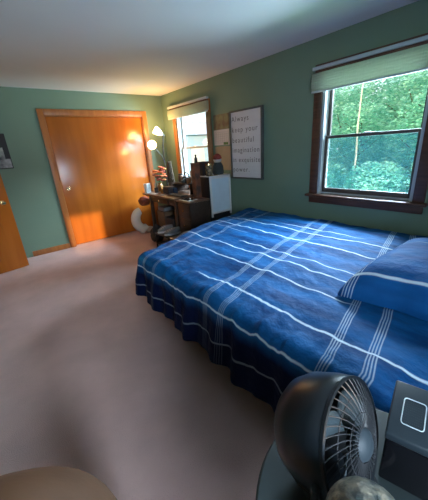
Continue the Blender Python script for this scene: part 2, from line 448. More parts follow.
for x, y in [(-1.85, -3.05), (-1.97, -4.15), (-1.9, -4.85), (-.3, -2.7), (-.3, -4.85)]:
    MB().lathe([(0, 0), (.028, 0), (.03, .03), (.022, .05), (.022, .17), (0, .17)], (x, y, 0), seg=14).build('leg', MAT['black'], bed)

# --- plaid material driven by cloth coordinates (u across the bed, v along it)
def plaid(name, ulines, vlines, base1=(.002, .042, .145), base2=(.006, .105, .30), navy=(.0015, .006, .035)):  # navy: the blue with the side drape's shade put in
    m = bpy.data.materials.new(name); m.use_nodes = True
    nt = m.node_tree; n = nt.nodes; l = nt.links; b = n['Principled BSDF']
    b.inputs['Roughness'].default_value = .7; b.inputs['Specular IOR Level'].default_value = .12
    uv = n.new('ShaderNodeUVMap'); uv.uv_map = 'cloth'
    nz = n.new('ShaderNodeTexNoise'); nz.inputs['Scale'].default_value = 5.; nz.inputs['Detail'].default_value = 2
    l.new(uv.outputs[0], nz.inputs['Vector'])
    mul = n.new('ShaderNodeVectorMath'); mul.operation = 'MULTIPLY_ADD'; mul.inputs[1].default_value = (.020, .020, 0); mul.inputs[2].default_value = (-.010, -.010, 0)
    l.new(nz.outputs['Color'], mul.inputs[0])
    add = n.new('ShaderNodeVectorMath'); l.new(uv.outputs[0], add.inputs[0]); l.new(mul.outputs[0], add.inputs[1])
    sp = n.new('ShaderNodeSeparateXYZ'); l.new(add.outputs[0], sp.inputs[0])
    def M2(op, a, b_=None, c=None):
        x = n.new('ShaderNodeMath'); x.operation = op
        for i, v in enumerate((a, b_, c)):
            if v is None: continue
            if isinstance(v, (int, float)): x.inputs[i].default_value = v
            else: l.new(v, x.inputs[i])
        return x.outputs[0]
    def line(src, pos, w, other=None, lo=None, hi=None, soft=.004):
        d = M2('ABSOLUTE', M2('SUBTRACT', src, pos))
        mr = n.new('ShaderNodeMapRange'); mr.inputs['From Min'].default_value = w / 2 - soft / 2; mr.inputs['From Max'].default_value = w / 2 + soft
        mr.inputs['To Min'].default_value = 1; mr.inputs['To Max'].default_value = 0; l.new(d, mr.inputs['Value'])
        o = mr.outputs[0]
        if lo is not None:
            for e, sgn in ((lo, 1), (hi, -1)):
                q = n.new('ShaderNodeMapRange'); q.inputs['From Min'].default_value = e - .06; q.inputs['From Max'].default_value = e + .06
                if sgn < 0: q.inputs['To Min'].default_value = 1; q.inputs['To Max'].default_value = 0
                l.new(other, q.inputs['Value']); o = M2('MULTIPLY', o, q.outputs[0])
        return o
    U, V = sp.outputs['X'], sp.outputs['Y']
    tot = None
    for (p, w, st, lo, hi) in ulines:
        x = M2('MULTIPLY', line(U, p, w, V, lo, hi), st); tot = x if tot is None else M2('MAXIMUM', tot, x)
    for (p, st, nl, gap) in vlines:
        for k in range(nl):
            x = M2('MULTIPLY', line(V, p + (k - (nl - 1) / 2) * gap, .0035, soft=.0025), st); tot = x if tot is None else M2('MAXIMUM', tot, x)
    # brushed base colour: streaks running with the long lines, panels between the cross bands
    mp = n.new('ShaderNodeMapping'); mp.inputs['Scale'].default_value = (3.2, .55, 1); l.new(uv.outputs[0], mp.inputs[0])
    n2 = n.new('ShaderNodeTexNoise'); n2.inputs['Scale'].default_value = 3.0; n2.inputs['Detail'].default_value = 5; l.new(mp.outputs[0], n2.inputs['Vector'])
    rp = n.new('ShaderNodeValToRGB'); e = rp.color_ramp.elements
    e[0].position = .38; e[0].color = base1 + (1,); e[1].position = .62; e[1].color = base2 + (1,)
    l.new(n2.outputs['Fac'], rp.inputs[0])
    # blue darkened to navy in the colour, for the side drape's shade
    drape_shade = n.new('ShaderNodeMapRange'); drape_shade.inputs['From Min'].default_value = -2.20; drape_shade.inputs['From Max'].default_value = -2.125
    drape_shade.inputs['To Min'].default_value = 1; drape_shade.inputs['To Max'].default_value = 0; l.new(sp.outputs['X'], drape_shade.inputs['Value'])
    mx0 = n.new('ShaderNodeMix'); mx0.data_type = 'RGBA'; l.new(drape_shade.outputs[0], mx0.inputs['Factor']); l.new(rp.outputs[0], mx0.inputs[6]); mx0.inputs[7].default_value = navy + (1,)
    tot = M2('MULTIPLY', tot, M2('MULTIPLY_ADD', drape_shade.outputs[0], -.72, 1.0))  # white lines dimmed on the drape for the same shade
    mx = n.new('ShaderNodeMix'); mx.data_type = 'RGBA'; l.new(tot, mx.inputs['Factor']); l.new(mx0.outputs[2], mx.inputs[6]); mx.inputs[7].default_value = (.62, .76, .86, 1)
    l.new(mx.outputs[2], b.inputs['Base Color'])
    n3 = n.new('ShaderNodeTexNoise'); n3.inputs['Scale'].default_value = 22; n3.inputs['Detail'].default_value = 4; l.new(uv.outputs[0], n3.inputs['Vector'])
    bp = n.new('ShaderNodeBump'); bp.inputs['Strength'].default_value = .9; bp.inputs['Distance'].default_value = .012
    l.new(n3.outputs['Fac'], bp.inputs['Height']); l.new(bp.outputs[0], b.inputs['Normal'])
    return m
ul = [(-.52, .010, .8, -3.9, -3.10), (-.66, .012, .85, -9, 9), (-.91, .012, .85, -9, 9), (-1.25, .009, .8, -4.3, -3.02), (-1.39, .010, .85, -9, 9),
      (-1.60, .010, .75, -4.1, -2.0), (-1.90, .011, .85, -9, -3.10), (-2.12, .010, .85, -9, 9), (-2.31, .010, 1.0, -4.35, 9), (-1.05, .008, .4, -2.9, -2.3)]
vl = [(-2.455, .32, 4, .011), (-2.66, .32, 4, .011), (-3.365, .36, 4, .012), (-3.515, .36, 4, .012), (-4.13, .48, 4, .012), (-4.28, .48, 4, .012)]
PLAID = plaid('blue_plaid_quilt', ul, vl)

def comforter():
    b = MB(); uvl = b.bm.loops.layers.uv.new('cloth')
    NU, NV, ND = 110, 190, 34
    DL = .455; R = .085
    YH = -5.0; XW = -.12
    cols = []  # parametric list: (type, t)
    us = [i / NU for i in range(NU + 1)] + [1 + (k + 1) / ND for k in range(ND)]
    vs_ = [i / NV for i in range(NV + 1)] + [1 + (k + 1) / ND for k in range(ND)]
    grid = []; UVs = []
    for u in us:
        row = []; ru = []
        a = max(0, u - 1) * DL
        for v in vs_:
            bb = max(0, v - 1) * DL
            uu, vv_ = min(u, 1), min(v, 1)
            x = XW; y = YH
            for _ in range(3):
                x = lerp(XW, xe(y), uu); y = lerp(YH, ye(x), vv_)
            d = max(a, bb); h = math.hypot(a, bb)
            out = Vector((-a, bb, 0)) / h if h > 0 else Vector((0, 0, 0))
            th = d / R
            if th < PI / 2: off = R * math.sin(th); drop = R * (1 - math.cos(th))
            else:
                e = d - R * PI / 2; off = R + e * .12; drop = R + e * .97
            per = (y if a >= bb else x) * 1.0
            if a > 0 or bb > 0:
                k = min(1, d / .3)
                tang = x + y + out.x * .3
                # soft vertical folds deepening to the hem
                f = .020 * math.sin(tang * 17 + 1.6 * math.sin(tang * 5)) + .012 * math.sin(tang * 37 + 1)
                off += k * k * f
                if y < -4.55: off *= lerp(1, .55, min(1, (-4.55 - y) / .2) * k)
            p = Vector((x, y, BT)) + out * off
            edge = min(1, min(1 - uu if uu < 1 else 0, 1) * 8)
            q = Vector((x * 2.4, y * 2.4, 3.1))
            puff = .020 * noise.noise(q) + .012 * noise.noise(q * 2.7) + .006 * noise.noise(q * 6)
            # gathered ripples along the near edge
            puff += .006 * math.sin(y * 26 + 3 * noise.noise(q)) * math.exp(-((1 - uu) / .06) ** 2) * (1 if v <= 1 else .3)
            puff += .018 * math.sin(PI * uu)
            ew = math.exp(-((1 - uu) / .09) ** 2)
            puff += .010 * ew * noise.noise(Vector((x * 9, y * 24, 1.7))) + .005 * ew * noise.noise(Vector((x * 20, y * 50, 4.7)))
            puff += .007 * abs(noise.noise(Vector((x * 5 + y * 3, y * 5, 8.1))))
            p.z += puff * (1 if d < .1 else max(.2, 1 - d)) - drop
            if d > .3: p.z += .018 * noise.noise(Vector((tang * 3, 0, 0)))
            p.z = max(p.z, .03)
            row.append(b.bm.verts.new(p)); ru.append((x - a, y - .235 * x + bb))
        grid.append(row); UVs.append(ru)
    for i in range(len(us) - 1):
        for j in range(len(vs_) - 1):
            f = b.bm.faces.new((grid[i][j], grid[i][j + 1], grid[i + 1][j + 1], grid[i + 1][j]))
            for lp, (ii, jj) in zip(f.loops, ((i, j), (i, j + 1), (i + 1, j + 1), (i + 1, j))): lp[uvl].uv = UVs[ii][jj]
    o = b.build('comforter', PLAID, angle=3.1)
    s_ = o.modifiers.new('thick', 'SOLIDIFY'); s_.thickness = .016; s_.offset = -1
    return tag(o, 'blue plaid comforter with white lines spread over the bed', 'comforter')
cf = comforter()

def pillow():
    b = MB(); uvl = b.bm.loops.layers.uv.new('cloth'); n = 40
    cx, cy, cz = -1.115, -4.70, .695
    hx, hy, hz = .475, .30, .115
    R = Matrix.Rotation(-.04, 3, 'Z') @ Matrix.Rotation(-.07, 3, 'X')
    G = []
    for side in (1, -1):
        g = []
        for i in range(n + 1):
            row = []
            for j in range(n + 1):
                s_, t = -1 + 2 * i / n, -1 + 2 * j / n
                w = max(0, (1 - s_ ** 4) * (1 - t ** 4)) ** .55
                pin = 1 - .07 * (1 - abs(s_)) * (abs(t) > 0) * t * t - .0
                pin2 = 1 - .07 * (1 - abs(t)) * s_ * s_
                z = side * hz * w * (1.15 if side > 0 else .40)
                z += .006 * noise.noise(Vector((s_ * 4, t * 4, side))) * w + .008 * math.sin(t * 9 + s_ * 3) * w * abs(s_) ** 3
                z -= .055 * max(abs(s_), abs(t)) ** 5
                co = R @ Vector((s_ * hx * pin2, t * hy * pin, z)) + Vector((cx, cy, cz))
                row.append((co, (s_ * hx, t * hy)))
            g.append(row)
        G.append(g)
    for g, side in zip(G, (1, -1)):
        V = [[b.bm.verts.new(c[0]) for c in row] for row in g]
        for i in range(n):
            for j in range(n):
                f = b.bm.faces.new((V[i][j], V[i + 1][j], V[i + 1][j + 1], V[i][j + 1]))
                for lp, (ii, jj) in zip(f.loops, ((i, j), (i + 1, j), (i + 1, j + 1), (i, j + 1))): lp[uvl].uv = g[ii][jj][1]
    bmesh.ops.remove_doubles(b.bm, verts=b.bm.verts, dist=.0004)
    pm = plaid('blue_plaid_pillowcase', [(-.385, .013, .9, -9, 9), (.30, .010, .7, -9, 9), (.12, .006, .3, -9, 9)], [(.24, .7, 4, .016), (-.18, .5, 3, .016)],
               base1=(.004, .06, .21), base2=(.008, .11, .33))
    return tag(b.build('pillow', pm, angle=3.1), 'blue pillow with white stripe matching the comforter, lying at the head of the bed', 'pillow')
pl = pillow()

# ------------------------------------------------------------------ on the walls
sg = thing('framed_sign', (0, -2.16, 1.0), 'grey framed white sign with a printed saying, hanging between the two windows', 'sign')
S0, S1, SZ0, SZ1 = -2.485, -1.885, .985, 1.885
fb = MB()
for a in ((S0, S0 + .022, SZ0, SZ1), (S1 - .022, S1, SZ0, SZ1)): fb.box(-.045, -.001, a[0], a[1], a[2], a[3], .003)
fb.box(-.045, -.001, S0 + .022, S1 - .022, SZ0, SZ0 + .022, .003).box(-.045, -.001, S0 + .022, S1 - .022, SZ1 - .022, SZ1, .003)
fb.build('sign_frame', mat('grey_brown_frame', (.10, .10, .09), .6, var=.2), sg)
MB().box(-.030, -.004, S0 + .022, S1 - .022, SZ0 + .022, SZ1 - .022).build('sign_panel', mat('whitewashed_board', (.66, .64, .64), .7, var=.05, scale=3, stretch=(1, 1, 9)), sg, smooth=False)
TXT = mat('grey_brown_lettering', (.17, .15, .14), .7, var=.1)
def text(body, loc, size, parent, m, name='lettering', rot=None, sx=1., sp=1.0):
    c = bpy.data.curves.new('t', 'FONT'); c.body = body; c.size = size; c.extrude = .0006; c.space_character = sp; c.offset = 0
    o = bpy.data.objects.new('t', c); COL.objects.link(o)
    dg = bpy.context.evaluated_depsgraph_get(); dg.update()
    me = bpy.data.meshes.new_from_object(o.evaluated_get(dg)); bpy.data.objects.remove(o)
    # face -x : text right = -y, up = +z
    R = rot or Matrix(((0, 0, -1), (-1, 0, 0), (0, 1, 0)))
    base = Vector(loc) - ORG[parent.name]
    for v in me.vertices: v.co = R @ Vector((v.co.x * sx, v.co.y, v.co.z)) + base
    me.materials.clear(); me.materials.append(m)
    q = bpy.data.objects.new(name, me); COL.objects.link(q); q.parent = parent; ORG[q.name] = ORG[parent.name]
    return q
for k, (s_, z) in enumerate(zip(['Always', 'keep your', 'beautiful', 'imagination', 'in exquisite', 'power.'], [1.745, 1.61, 1.475, 1.345, 1.215, 1.085])):
    text(s_, (-.0312, S1 - .032, z), .095, sg, TXT, sx=.93 if k in (3, 4) else 1.0, sp=1.25)

ca = thing('wall_calendar', (0, -1.65, 1.45), 'wall calendar with a landscape picture, hanging between the small window and the sign', 'calendar')
MB().box(-.006, -.001, -1.835, -1.49, 1.675, 1.88).build('calendar_picture', mat('landscape_print', (.20, .20, .10), .6, color2=(.10, .045, .03), scale=9, detail=6), ca, smooth=False)
pg = MB().box(-.006, -.001, -1.83, -1.485, 1.46, 1.674).build('calendar_page', mat('calendar_paper', (.66, .60, .56), .8, var=.04), ca, smooth=False)
gb = MB()
for i in range(6): gb.box(-.0075, -.006, -1.81, -1.505, 1.49 + i * .03, 1.492 + i * .03)
for i in range(8): gb.box(-.0075, -.006, -1.81 + i * .0435, -1.808 + i * .0435, 1.49, 1.642)
gb.build('date_grid', mat('pale_ink', (.36, .32, .32), .8), pg, smooth=False)
MB().box(-.0072, -.006, -1.80, -1.70, 1.463, 1.50).build('green_picture', mat('green_print', (.12, .24, .06), .8, var=.4, scale=60), pg, smooth=False)
# paper sheets / plain print below the calendar
o = MB().box(-.005, -.001, -1.86, -1.50, 1.10, 1.44).build('tan_poster', mat('tan_paper', (.40, .30, .19), .8, var=.1)); tag(o, 'plain tan paper sheet on the wall just below the calendar', 'poster')

# picture at far left
pc = thing('hanging_picture', (-2.66, 0, 1.32), 'black and white picture hanging on the back wall above the open door', 'picture')
tl = Matrix.Rotation(.0, 3, 'Y')
MB().box(-2.86, -2.535, -.018, -.001, 1.34, 1.80, .003).build('picture_frame', mat('picture_black', (.012, .012, .014), .5), pc)
MB().box(-2.83, -2.545, -.022, -.018, 1.35, 1.47).box(-2.83, -2.60, -.022, -.018, 1.4701, 1.62).build('picture_sheet', mat('mottled_print', (.45, .45, .45), .7, color2=(.06, .06, .07), scale=9, detail=5), pc, smooth=False)

# ------------------------------------------------------------------ desk and what is under it
dk = thing('desk', (-.42, -1.05, 0), 'dark brown wooden desk crowded with things under the small window', 'desk')
MB().box(-.80, -.04, -1.47, -.36, .73, .76, .006).build('desk_top', MAT['desktop'], dk)
for x, y in ((-.77, -.62), (-.77, -1.43), (-.09, -.40), (-.09, -1.43)):
    MB().box(x - .025, x + .025, y - .025, y + .025, 0, .729, .004).build('leg', MAT['deskwood'], dk)
MB().box(-.78, -.06, -1.44, -.58, .64, .729, .003).build('apron', MAT['deskwood'], dk)
dr = MB().box(-.80, -.781, -1.22, -.72, .645, .722, .004).build('drawer', MAT['deskwood'], dk)
MB().ball((-.815, -.97, .683), .014, .014, .014, 12).build('knob', MAT['brass'], dr)
MB().box(-.76, -.08, -1.43, -.60, .14, .16, .003).build('lower_shelf', MAT['deskwood'], dk)

def box_thing(name, x0, x1, y0, y1, z0, z1, m, label, cat, lid=None, bev=.006, group=None):
    r = thing(name, ((x0 + x1) / 2, (y0 + y1) / 2, z0), label, cat, group)
    MB().box(x0, x1, y0, y1, z0, z1 - .012, bev).build('body', m, r)
    MB().box(x0 - .004, x1 + .004, y0 - .004, y1 + .004, z1 - .0115, z1, .004).build('lid', lid or m, r)
    return r
BOXB = mat('brown_cardboard', (.20, .11, .055), .8, var=.25)
box_thing('storage_box', -.72, -.30, -.92, -.66, .161, .47, BOXB, 'brown box standing under the left end of the desk', 'box')
box_thing('storage_bin', -.74, -.28, -1.22, -.95, .161, .40, mat('charcoal_bin', (.03, .035, .045), .6, var=.3), 'charcoal bin standing under the middle of the desk', 'bin')
box_thing('wooden_crate', -.72, -.26, -1.41, -1.25, .161, .56, mat('crate_wood', (.22, .13, .08), .7, var=.4, stretch=(1, 1, 8)), 'brownish crate standing under the right end of the desk', 'crate')
box_thing('paper_tray', -.70, -.36, -.90, -.68, .471, .54, mat('grey_tray', (.22, .22, .24), .6, var=.2), 'flat grey tray lying on the brown box under the desk', 'tray')

SHZ = .2505
rk = thing('shoe_rack', (-.93, -1.55, 0), 'low black shoe rack standing in front of the desk and drawer unit', 'shoe rack')
MB().box(-1.07, -.82, -2.0, -1.18, .235, .25, .003).build('rack_top', MAT['black'], rk)
MB().box(-1.06, -.83, -1.985, -1.195, .07, .085, .003).build('rack_shelf', MAT['black'], rk)
for x in (-1.055, -.835):
    for y in (-1.985, -1.195): MB().box(x - .01, x + .01, y - .01, y + .01, 0, .2345, .002).build('leg', MAT['black'], rk)
def shoe(x, y, rz, lab):
    r = thing('shoe', (x, y, SHZ), lab, 'shoe', 'shoes on the low black rack')
    R = Matrix.Rotation(rz, 3, 'Z'); c = Vector((x, y, SHZ))
    def prof(w, l, z0, z1, cut=0):
        b = MB(); n = 20; rings = []
        for z, k in ((z0, .92), ((z0 * .6 + z1 * .4), 1.), (z1, .93)):
            ring = []
            for i in range(n):
                a = 2 * PI * i / n; yy = math.cos(a) * l / 2; xx = math.sin(a) * w / 2 * (1 + .18 * math.cos(a))
                zz = z if z < z1 else z1 - cut * max(0, math.cos(a))
                ring.append(b.bm.verts.new(c + R @ Vector((xx * k, yy * k, zz))))
            rings.append(ring)
        for A, B in zip(rings, rings[1:]):
            for i in range(n): b.bm.faces.new((A[i], A[(i + 1) % n], B[(i + 1) % n], B[i]))
        b.bm.faces.new(rings[0][::-1]); b.bm.faces.new(rings[-1]); return b
    prof(.10, .28, 0, .028).build('sole', MAT['white'], r)
    prof(.092, .265, .028, .095, .045).build('upper', mat('grey_canvas', (.30, .31, .33), .8, var=.15), r)
    for k in range(3):
        z = .083 - k * .012; yy = .01 + k * .03
        MB().ring_tube([c + R @ Vector((-.028, yy, z)), c + R @ Vector((0, yy, z + .008)), c + R @ Vector((.028, yy, z))], .003, 6).build('lace', MAT['white'], r)
shoe(-.93, -1.29, 1.5, 'pale shoe on the low black rack before the desk, the one nearest the closet')
shoe(-.93, -1.50, 1.45, 'pale shoe on the low black rack before the desk, in the middle of three')
shoe(-.93, -1.84, 1.6, 'pale shoe on the low black rack before the desk, the one nearest the bed')
# rolled dark bag and clothes heap under/in front of the desk
bp_ = thing('backpack', (-.96, -1.0, 0), 'dark backpack slumped on the floor in front of the desk', 'backpack')
b = MB().ball((-.93, -1.0, .155), .10, .115, .145, 28, .25, 2.5)
for v in b.bm.verts: v.co.z = max(v.co.z, .002)
b.build('bag_body', mat('charcoal_nylon', (.022, .022, .028), .7, var=.4, bump=.3, bscale=30), bp_)
b = MB().ball((-1.01, -1.0, .13), .035, .08, .08, 20, .2, 3)
b.build('front_pocket', mat('brown_nylon', (.06, .035, .025), .7, var=.3), bp_)
MB().ring_tube([(-.93, -1.0 + .05 * math.cos(PI * k / 8), .27 + .045 * math.sin(PI * k / 8)) for k in range(9)], .008, 8).build('carry_handle', MAT['black'], bp_)

# ------------------------------------------------------------------ corner plush and basket
n_ = 26; pts = []; rad = []
for i in range(n_ + 1):
    t = i / n_; a = math.radians(100 + 205 * t)
    pts.append((-.80 + .125 * math.cos(a), -.20 - .02 * math.cos(a), .262 + .165 * math.sin(a)))
    rad.append(.086 * (math.sin(PI * min(1, max(0, (t * .9 + .08)))) ** .2))
PLU = mat('white_plush', (.74, .70, .64), .95, var=.08, bump=.6, bscale=70)
ps = thing('plush_toy', (-.77, -.2, 0), 'white curved plush toy leaning against the right end of the closet door', 'plush toy')
MB().ring_tube(pts, rad, 18).build('body', PLU, ps)
MB().ball((-.70, -.235, .055), .085, .06, .055, 18, .1).build('foot', PLU, ps)
MB().ball((-.84, -.205, .045), .06, .06, .045, 18, .1).build('foot', PLU, ps)
RBX, RBY, RBZ = -.715, -.21, .510
rh = thing('red_basket', (RBX, RBY, RBZ), 'small reddish-brown round basket perched on the white plush toy beside the desk', 'basket')
MB().lathe([(.03, 0), (.07, .004), (.10, .04), (.112, .09), (.106, .12), (.10, .10), (.06, .02), (0, .015), (0, 0), (.03, 0)], (RBX, RBY, RBZ), seg=24).build('bowl', mat('red_brown_wicker', (.30, .07, .03), .6, color2=(.12, .03, .018), scale=40), rh)
MB().ball((RBX, RBY, RBZ + .115), .088, .088, .05, 18, .3, 3).build('filling', mat('dried_filling', (.30, .07, .04), .8, var=.5, scale=40), rh)

# ------------------------------------------------------------------ floor lamp
lp = thing('floor_lamp', (-.20, -.22, 0), 'slim torchiere floor lamp with a second glowing reading arm in the room corner', 'lamp')
MB().lathe([(0, 0), (.11, 0), (.115, .012), (.09, .022), (.02, .03), (.014, .05), (0, .05)], (-.20, -.22, 0)).build('base', MAT['darkgrey'], lp)
top = Vector((-.24, -.35, 1.695))
MB().ring_tube([(-.20, -.22, .04), (-.20, -.22, .6), (-.21, -.235, 1.2), (-.225, -.27, 1.5), top], .010, 10).build('pole', MAT['darkgrey'], lp)
GLOW = mat('lit_frosted_shade', (.9, .85, .7), .5, emit=(1., .80, .46), estr=2.0)
ax = Vector((-.80, .12, .52)).normalized()
MB().lathe([(.012, -.05), (.022, -.02), (.028, 0), (.0, .002)], top + ax * .02, ax).build('socket', MAT['darkgrey'], lp)
MB().lathe([(.022, 0), (.040, .03), (.058, .08), (.070, .15), (.067, .151), (.054, .08), (.034, .035), (.0, .015)], top + ax * .02, ax, 36).build('torchiere_shade', GLOW, lp, label='lit white bowl shade')
arm_end = Vector((-.50, -.38, 1.545))
MB().ring_tube([(-.213, -.24, 1.22), (-.27, -.28, 1.33), (-.36, -.33, 1.42), (-.46, -.36, 1.50), arm_end], .007, 8).build('reading_arm', MAT['darkgrey'], lp)
BULB = mat('lit_bulb', (1, .95, .85), .5, emit=(1., .86, .62), estr=7.)
ax2 = Vector((-.35, -.85, -.1)).normalized()
MB().lathe([(.015, -.075), (.03, -.06), (.055, -.04), (.076, 0), (.074, .001), (.05, -.034), (0, -.05)], arm_end, ax2, 28).build('reading_shade', GLOW, lp, label='small lit glass shade')
MB().ball(arm_end + ax2 * .0, .042, .042, .042, 20).build('bulb', BULB, lp)
def point(name, loc, w, r, c=(1., .56, .20)):
    d = bpy.data.lights.new(name, 'POINT'); d.energy = w; d.shadow_soft_size = r; d.color = c
    o = bpy.data.objects.new(name, d); COL.objects.link(o); o.location = loc; return o
point('reading_lamp_light', arm_end + ax2 * .085, 8, .03)
point('torchiere_light', top + Vector((-.10, .02, .16)), 15, .05)

# ------------------------------------------------------------------ things on the desk
DZ = .76
# leaning card stand
cs = thing('greeting_card', (-.74, -.46, DZ), 'white and blue printed card box standing at the left corner of the desk', 'card')
Rz = Matrix.Rotation(.55, 3, 'Z')
MB().box(-.80, -.67, -.485, -.435, DZ, .925, .003, rot=Rz).build('box_body', MAT['white'], cs)
MB().box(-.785, -.685, -.489, -.4855, .78, .905, .001, rot=Rz, piv=(-.735, -.46, .84)).build('printed_face', mat('blue_green_print', (.25, .42, .46), .6, color2=(.55, .60, .60), scale=14), cs)
# flowers in a vase
fl = thing('flower_bouquet', (-.50, -.50, DZ), 'bouquet of orange-red flowers in a small vase under the lamp on the desk', 'flowers')
MB().lathe([(0, 0), (.04, 0), (.055, .05), (.045, .10), (.03, .13), (.038, .15), (.032, .15), (.02, .12), (0, .12)], (-.50, -.50, DZ)).build('vase', mat('amber_vase', (.45, .22, .07), .2, var=.3), fl)
FLM = [mat('red_orange_petals', (.62, .12, .04), .7, var=.4, scale=30), mat('orange_petals', (.75, .26, .07), .7, var=.4, scale=30), mat('dark_red_petals', (.30, .05, .03), .7, var=.4, scale=30)]
rnd = random.Random(5)
st = MB(); heads = []
for i in range(34):
    a = rnd.uniform(0, 2 * PI); rr = rnd.uniform(.03, .125); z = rnd.uniform(1.0, 1.20) - rr * .5
    c = Vector((-.50 + rr * math.cos(a), -.50 + rr * math.sin(a), z)); heads.append(c)
    st.ring_tube([(-.50, -.50, DZ + .13), (-.5 + (c.x + .5) * .5, -.5 + (c.y + .5) * .5, (z + DZ + .2) / 2), c], .0025, 5)
st.build('stems', mat('stem_green', (.08, .14, .04), .7), fl)
for i, c in enumerate(heads):
    b = MB()
    for k in range(7):
        a = k * 2 * PI / 7 + i; p = c + Vector((math.cos(a), math.sin(a), .25)) * .021
        b.ball(p, .019, .019, .012, 8)
    b.ball(c + Vector((0, 0, .008)), .012, .012, .010, 8)
    b.build('flower_head', FLM[i % 3], fl)
# tall pinecone-like dried arrangement
pn = thing('dried_cone_arrangement', (-.40, -.72, DZ), 'tall dark bristly dried cone arrangement standing behind the flowers on the desk', 'ornament')
MB().lathe([(0, 0), (.045, 0), (.05, .12), (.04, .16), (.0, .16)], (-.40, -.72, DZ)).build('pot', mat('brown_pot', (.14, .08, .05), .6, var=.3), pn)
b = MB(); rnd = random.Random(8)
for i in range(150):
    z = .16 + .34 * i / 150; a = i * 2.4; r0 = .055 * (1 - .55 * i / 150)
    c = Vector((-.40 + r0 * math.cos(a), -.72 + r0 * math.sin(a), DZ + z))
    b.ball(c, .014, .014, .009, 6)
b.ring_tube([(-.40, -.72, DZ + .15), (-.40, -.72, DZ + .50)], [.04, .012], 8)
b.build('cone', mat('dark_cone_scales', (.10, .065, .035), .8, var=.5, scale=40), pn)
# desktop hutch / raised shelf
hs = thing('desk_riser', (-.30, -1.0, DZ), 'low wooden riser shelf standing across the back of the desk', 'shelf')
MB().box(-.44, -.10, -1.34, -.80, .905, .925, .003).build('board', MAT['deskwood'], hs)
for y in (-1.33, -.815): MB().box(-.43, -.11, y - .008, y + .008, DZ, .9045, .002).build('side', MAT['deskwood'], hs)
# dark basket
bk = thing('desk_basket', (-.56, -.90, DZ), 'dark grey-brown square basket on the desk in front of the riser shelf', 'basket')
b = MB()
b.box(-.63, -.49, -.99, -.81, DZ, DZ + .10, .006)
b.build('basket_body', mat('dark_woven', (.06, .045, .05), .8, color2=(.025, .02, .025), scale=60), bk)
MB().box(-.635, -.485, -.995, -.805, DZ + .10, DZ + .115, .004).build('rim', MAT['deskwood'], bk)
# dark camera-like/ headphones objects on riser
hp = thing('headphones', (-.28, -1.05, .925), 'black headphones resting on the riser shelf in front of the small window', 'headphones')
for dyy in (-.075, .075):
    MB().lathe([(0, 0), (.04, 0), (.046, .012), (.04, .03), (0, .034)], (-.30, -1.06 + dyy * 1.0, .975), (0, 1 if dyy < 0 else -1, 0), 20).build('ear_cup', MAT['black'], hp)
pts = [(-.30, -1.06 + .078 * math.cos(PI * k / 12), .985 + .095 * math.sin(PI * k / 12)) for k in range(13)]
MB().ring_tube(pts, .010, 8).build('headband', MAT['black'], hp)
def jar(name, x, y, z, r, h, body, lid, label, cat='jar', seg=24):
    t = thing(name, (x, y, z), label, cat)
    MB().lathe([(0, 0), (r * .9, 0), (r, .01), (r, h * .7), (r * .75, h * .82), (r * .72, h * .84), (0, h * .84)], (x, y, z), seg=seg).build('jar_body', body, t)
    MB().lathe([(0, h * .841), (r * .8, h * .841), (r * .8, h), (0, h)], (x, y, z), seg=seg).build('lid', lid, t)
    return t
CER = mat('brown_ceramic', (.22, .10, .05), .35, var=.3); DKC = mat('dark_ceramic', (.04, .035, .035), .3, var=.3)
jar('lidded_jar', -.30, -.88, .925, .045, .13, CER, DKC, 'brown lidded jar on the left end of the riser shelf')
jar('dark_canister', -.20, -1.24, .925, .05, .11, DKC, MAT['silver'], 'dark canister with metal lid on the right end of the riser shelf', 'canister')
jar('tea_tin', -.38, -1.24, .925, .035, .09, mat('tea_tin_brown', (.30, .15, .06), .4, var=.3), CER, 'small brown tin on the riser shelf in front of the dark canister', 'tin')
# mug
mg = thing('mug', (-.53, -1.03, DZ), 'dark blue mug standing on the desk beside the square basket', 'mug')
MB().lathe([(0, 0), (.036, 0), (.04, .01), (.04, .095), (.036, .095), (.035, .012), (0, .01)], (-.52, -1.03, DZ)).build('mug_body', mat('blue_glaze', (.04, .06, .12), .25, var=.2), mg)
MB().ring_tube([(-.52, -1.03 - .038 - .028 * math.sin(PI * k / 8), DZ + .02 + .055 * k / 8) for k in range(9)], .005, 8).build('mug_handle', mat('blue_glaze_handle', (.04, .06, .12), .25), mg)
# keyboard, papers, pens
kb = thing('keyboard', (-.62, -1.42, DZ), 'black computer keyboard lying at the front right of the desk', 'keyboard')
MB().box(-.70, -.57, -1.46, -1.06, DZ, DZ + .016, .004).build('case', MAT['black'], kb)
b = MB()
for i in range(5):
    for j in range(15): b.box(-.69 + i * .0235, -.671 + i * .0235, -1.45 + j * .0255, -1.429 + j * .0255, DZ + .0155, DZ + .023, .001, 1)
b.build('keys', MAT['darkgrey'], kb)
def paper(x, y, z, rz, w, h, label, m, group=None):
    b = MB(); b.box(x - w / 2, x + w / 2, y - h / 2, y + h / 2, z, z + .004, .0, rot=Matrix.Rotation(rz, 3, 'Z'))
    return tag(b.build('paper_sheet', m, smooth=False), label, 'paper', group)
PAP = mat('white_paper', (.6, .56, .52), .8, var=.05)
paper(-.68, -.66, DZ, .3, .14, .18, 'loose white paper lying on the desk in front of the flowers', PAP)
paper(-.50, -1.26, DZ, -.2, .14, .17, 'loose white paper lying on the desk just behind the keyboard', PAP)
nb = thing('notebook', (-.68, -.83, DZ), 'closed reddish-brown notebook lying at the front edge of the desk', 'notebook')
MB().box(-.76, -.665, -.96, -.79, DZ, DZ + .004, .001).build('cover', CER, nb); MB().box(-.758, -.67, -.957, -.793, DZ + .0041, DZ + .014, .001).build('pages', PAP, nb)
MB().box(-.76, -.665, -.96, -.79, DZ + .0141, DZ + .018, .001).build('cover', CER, nb)
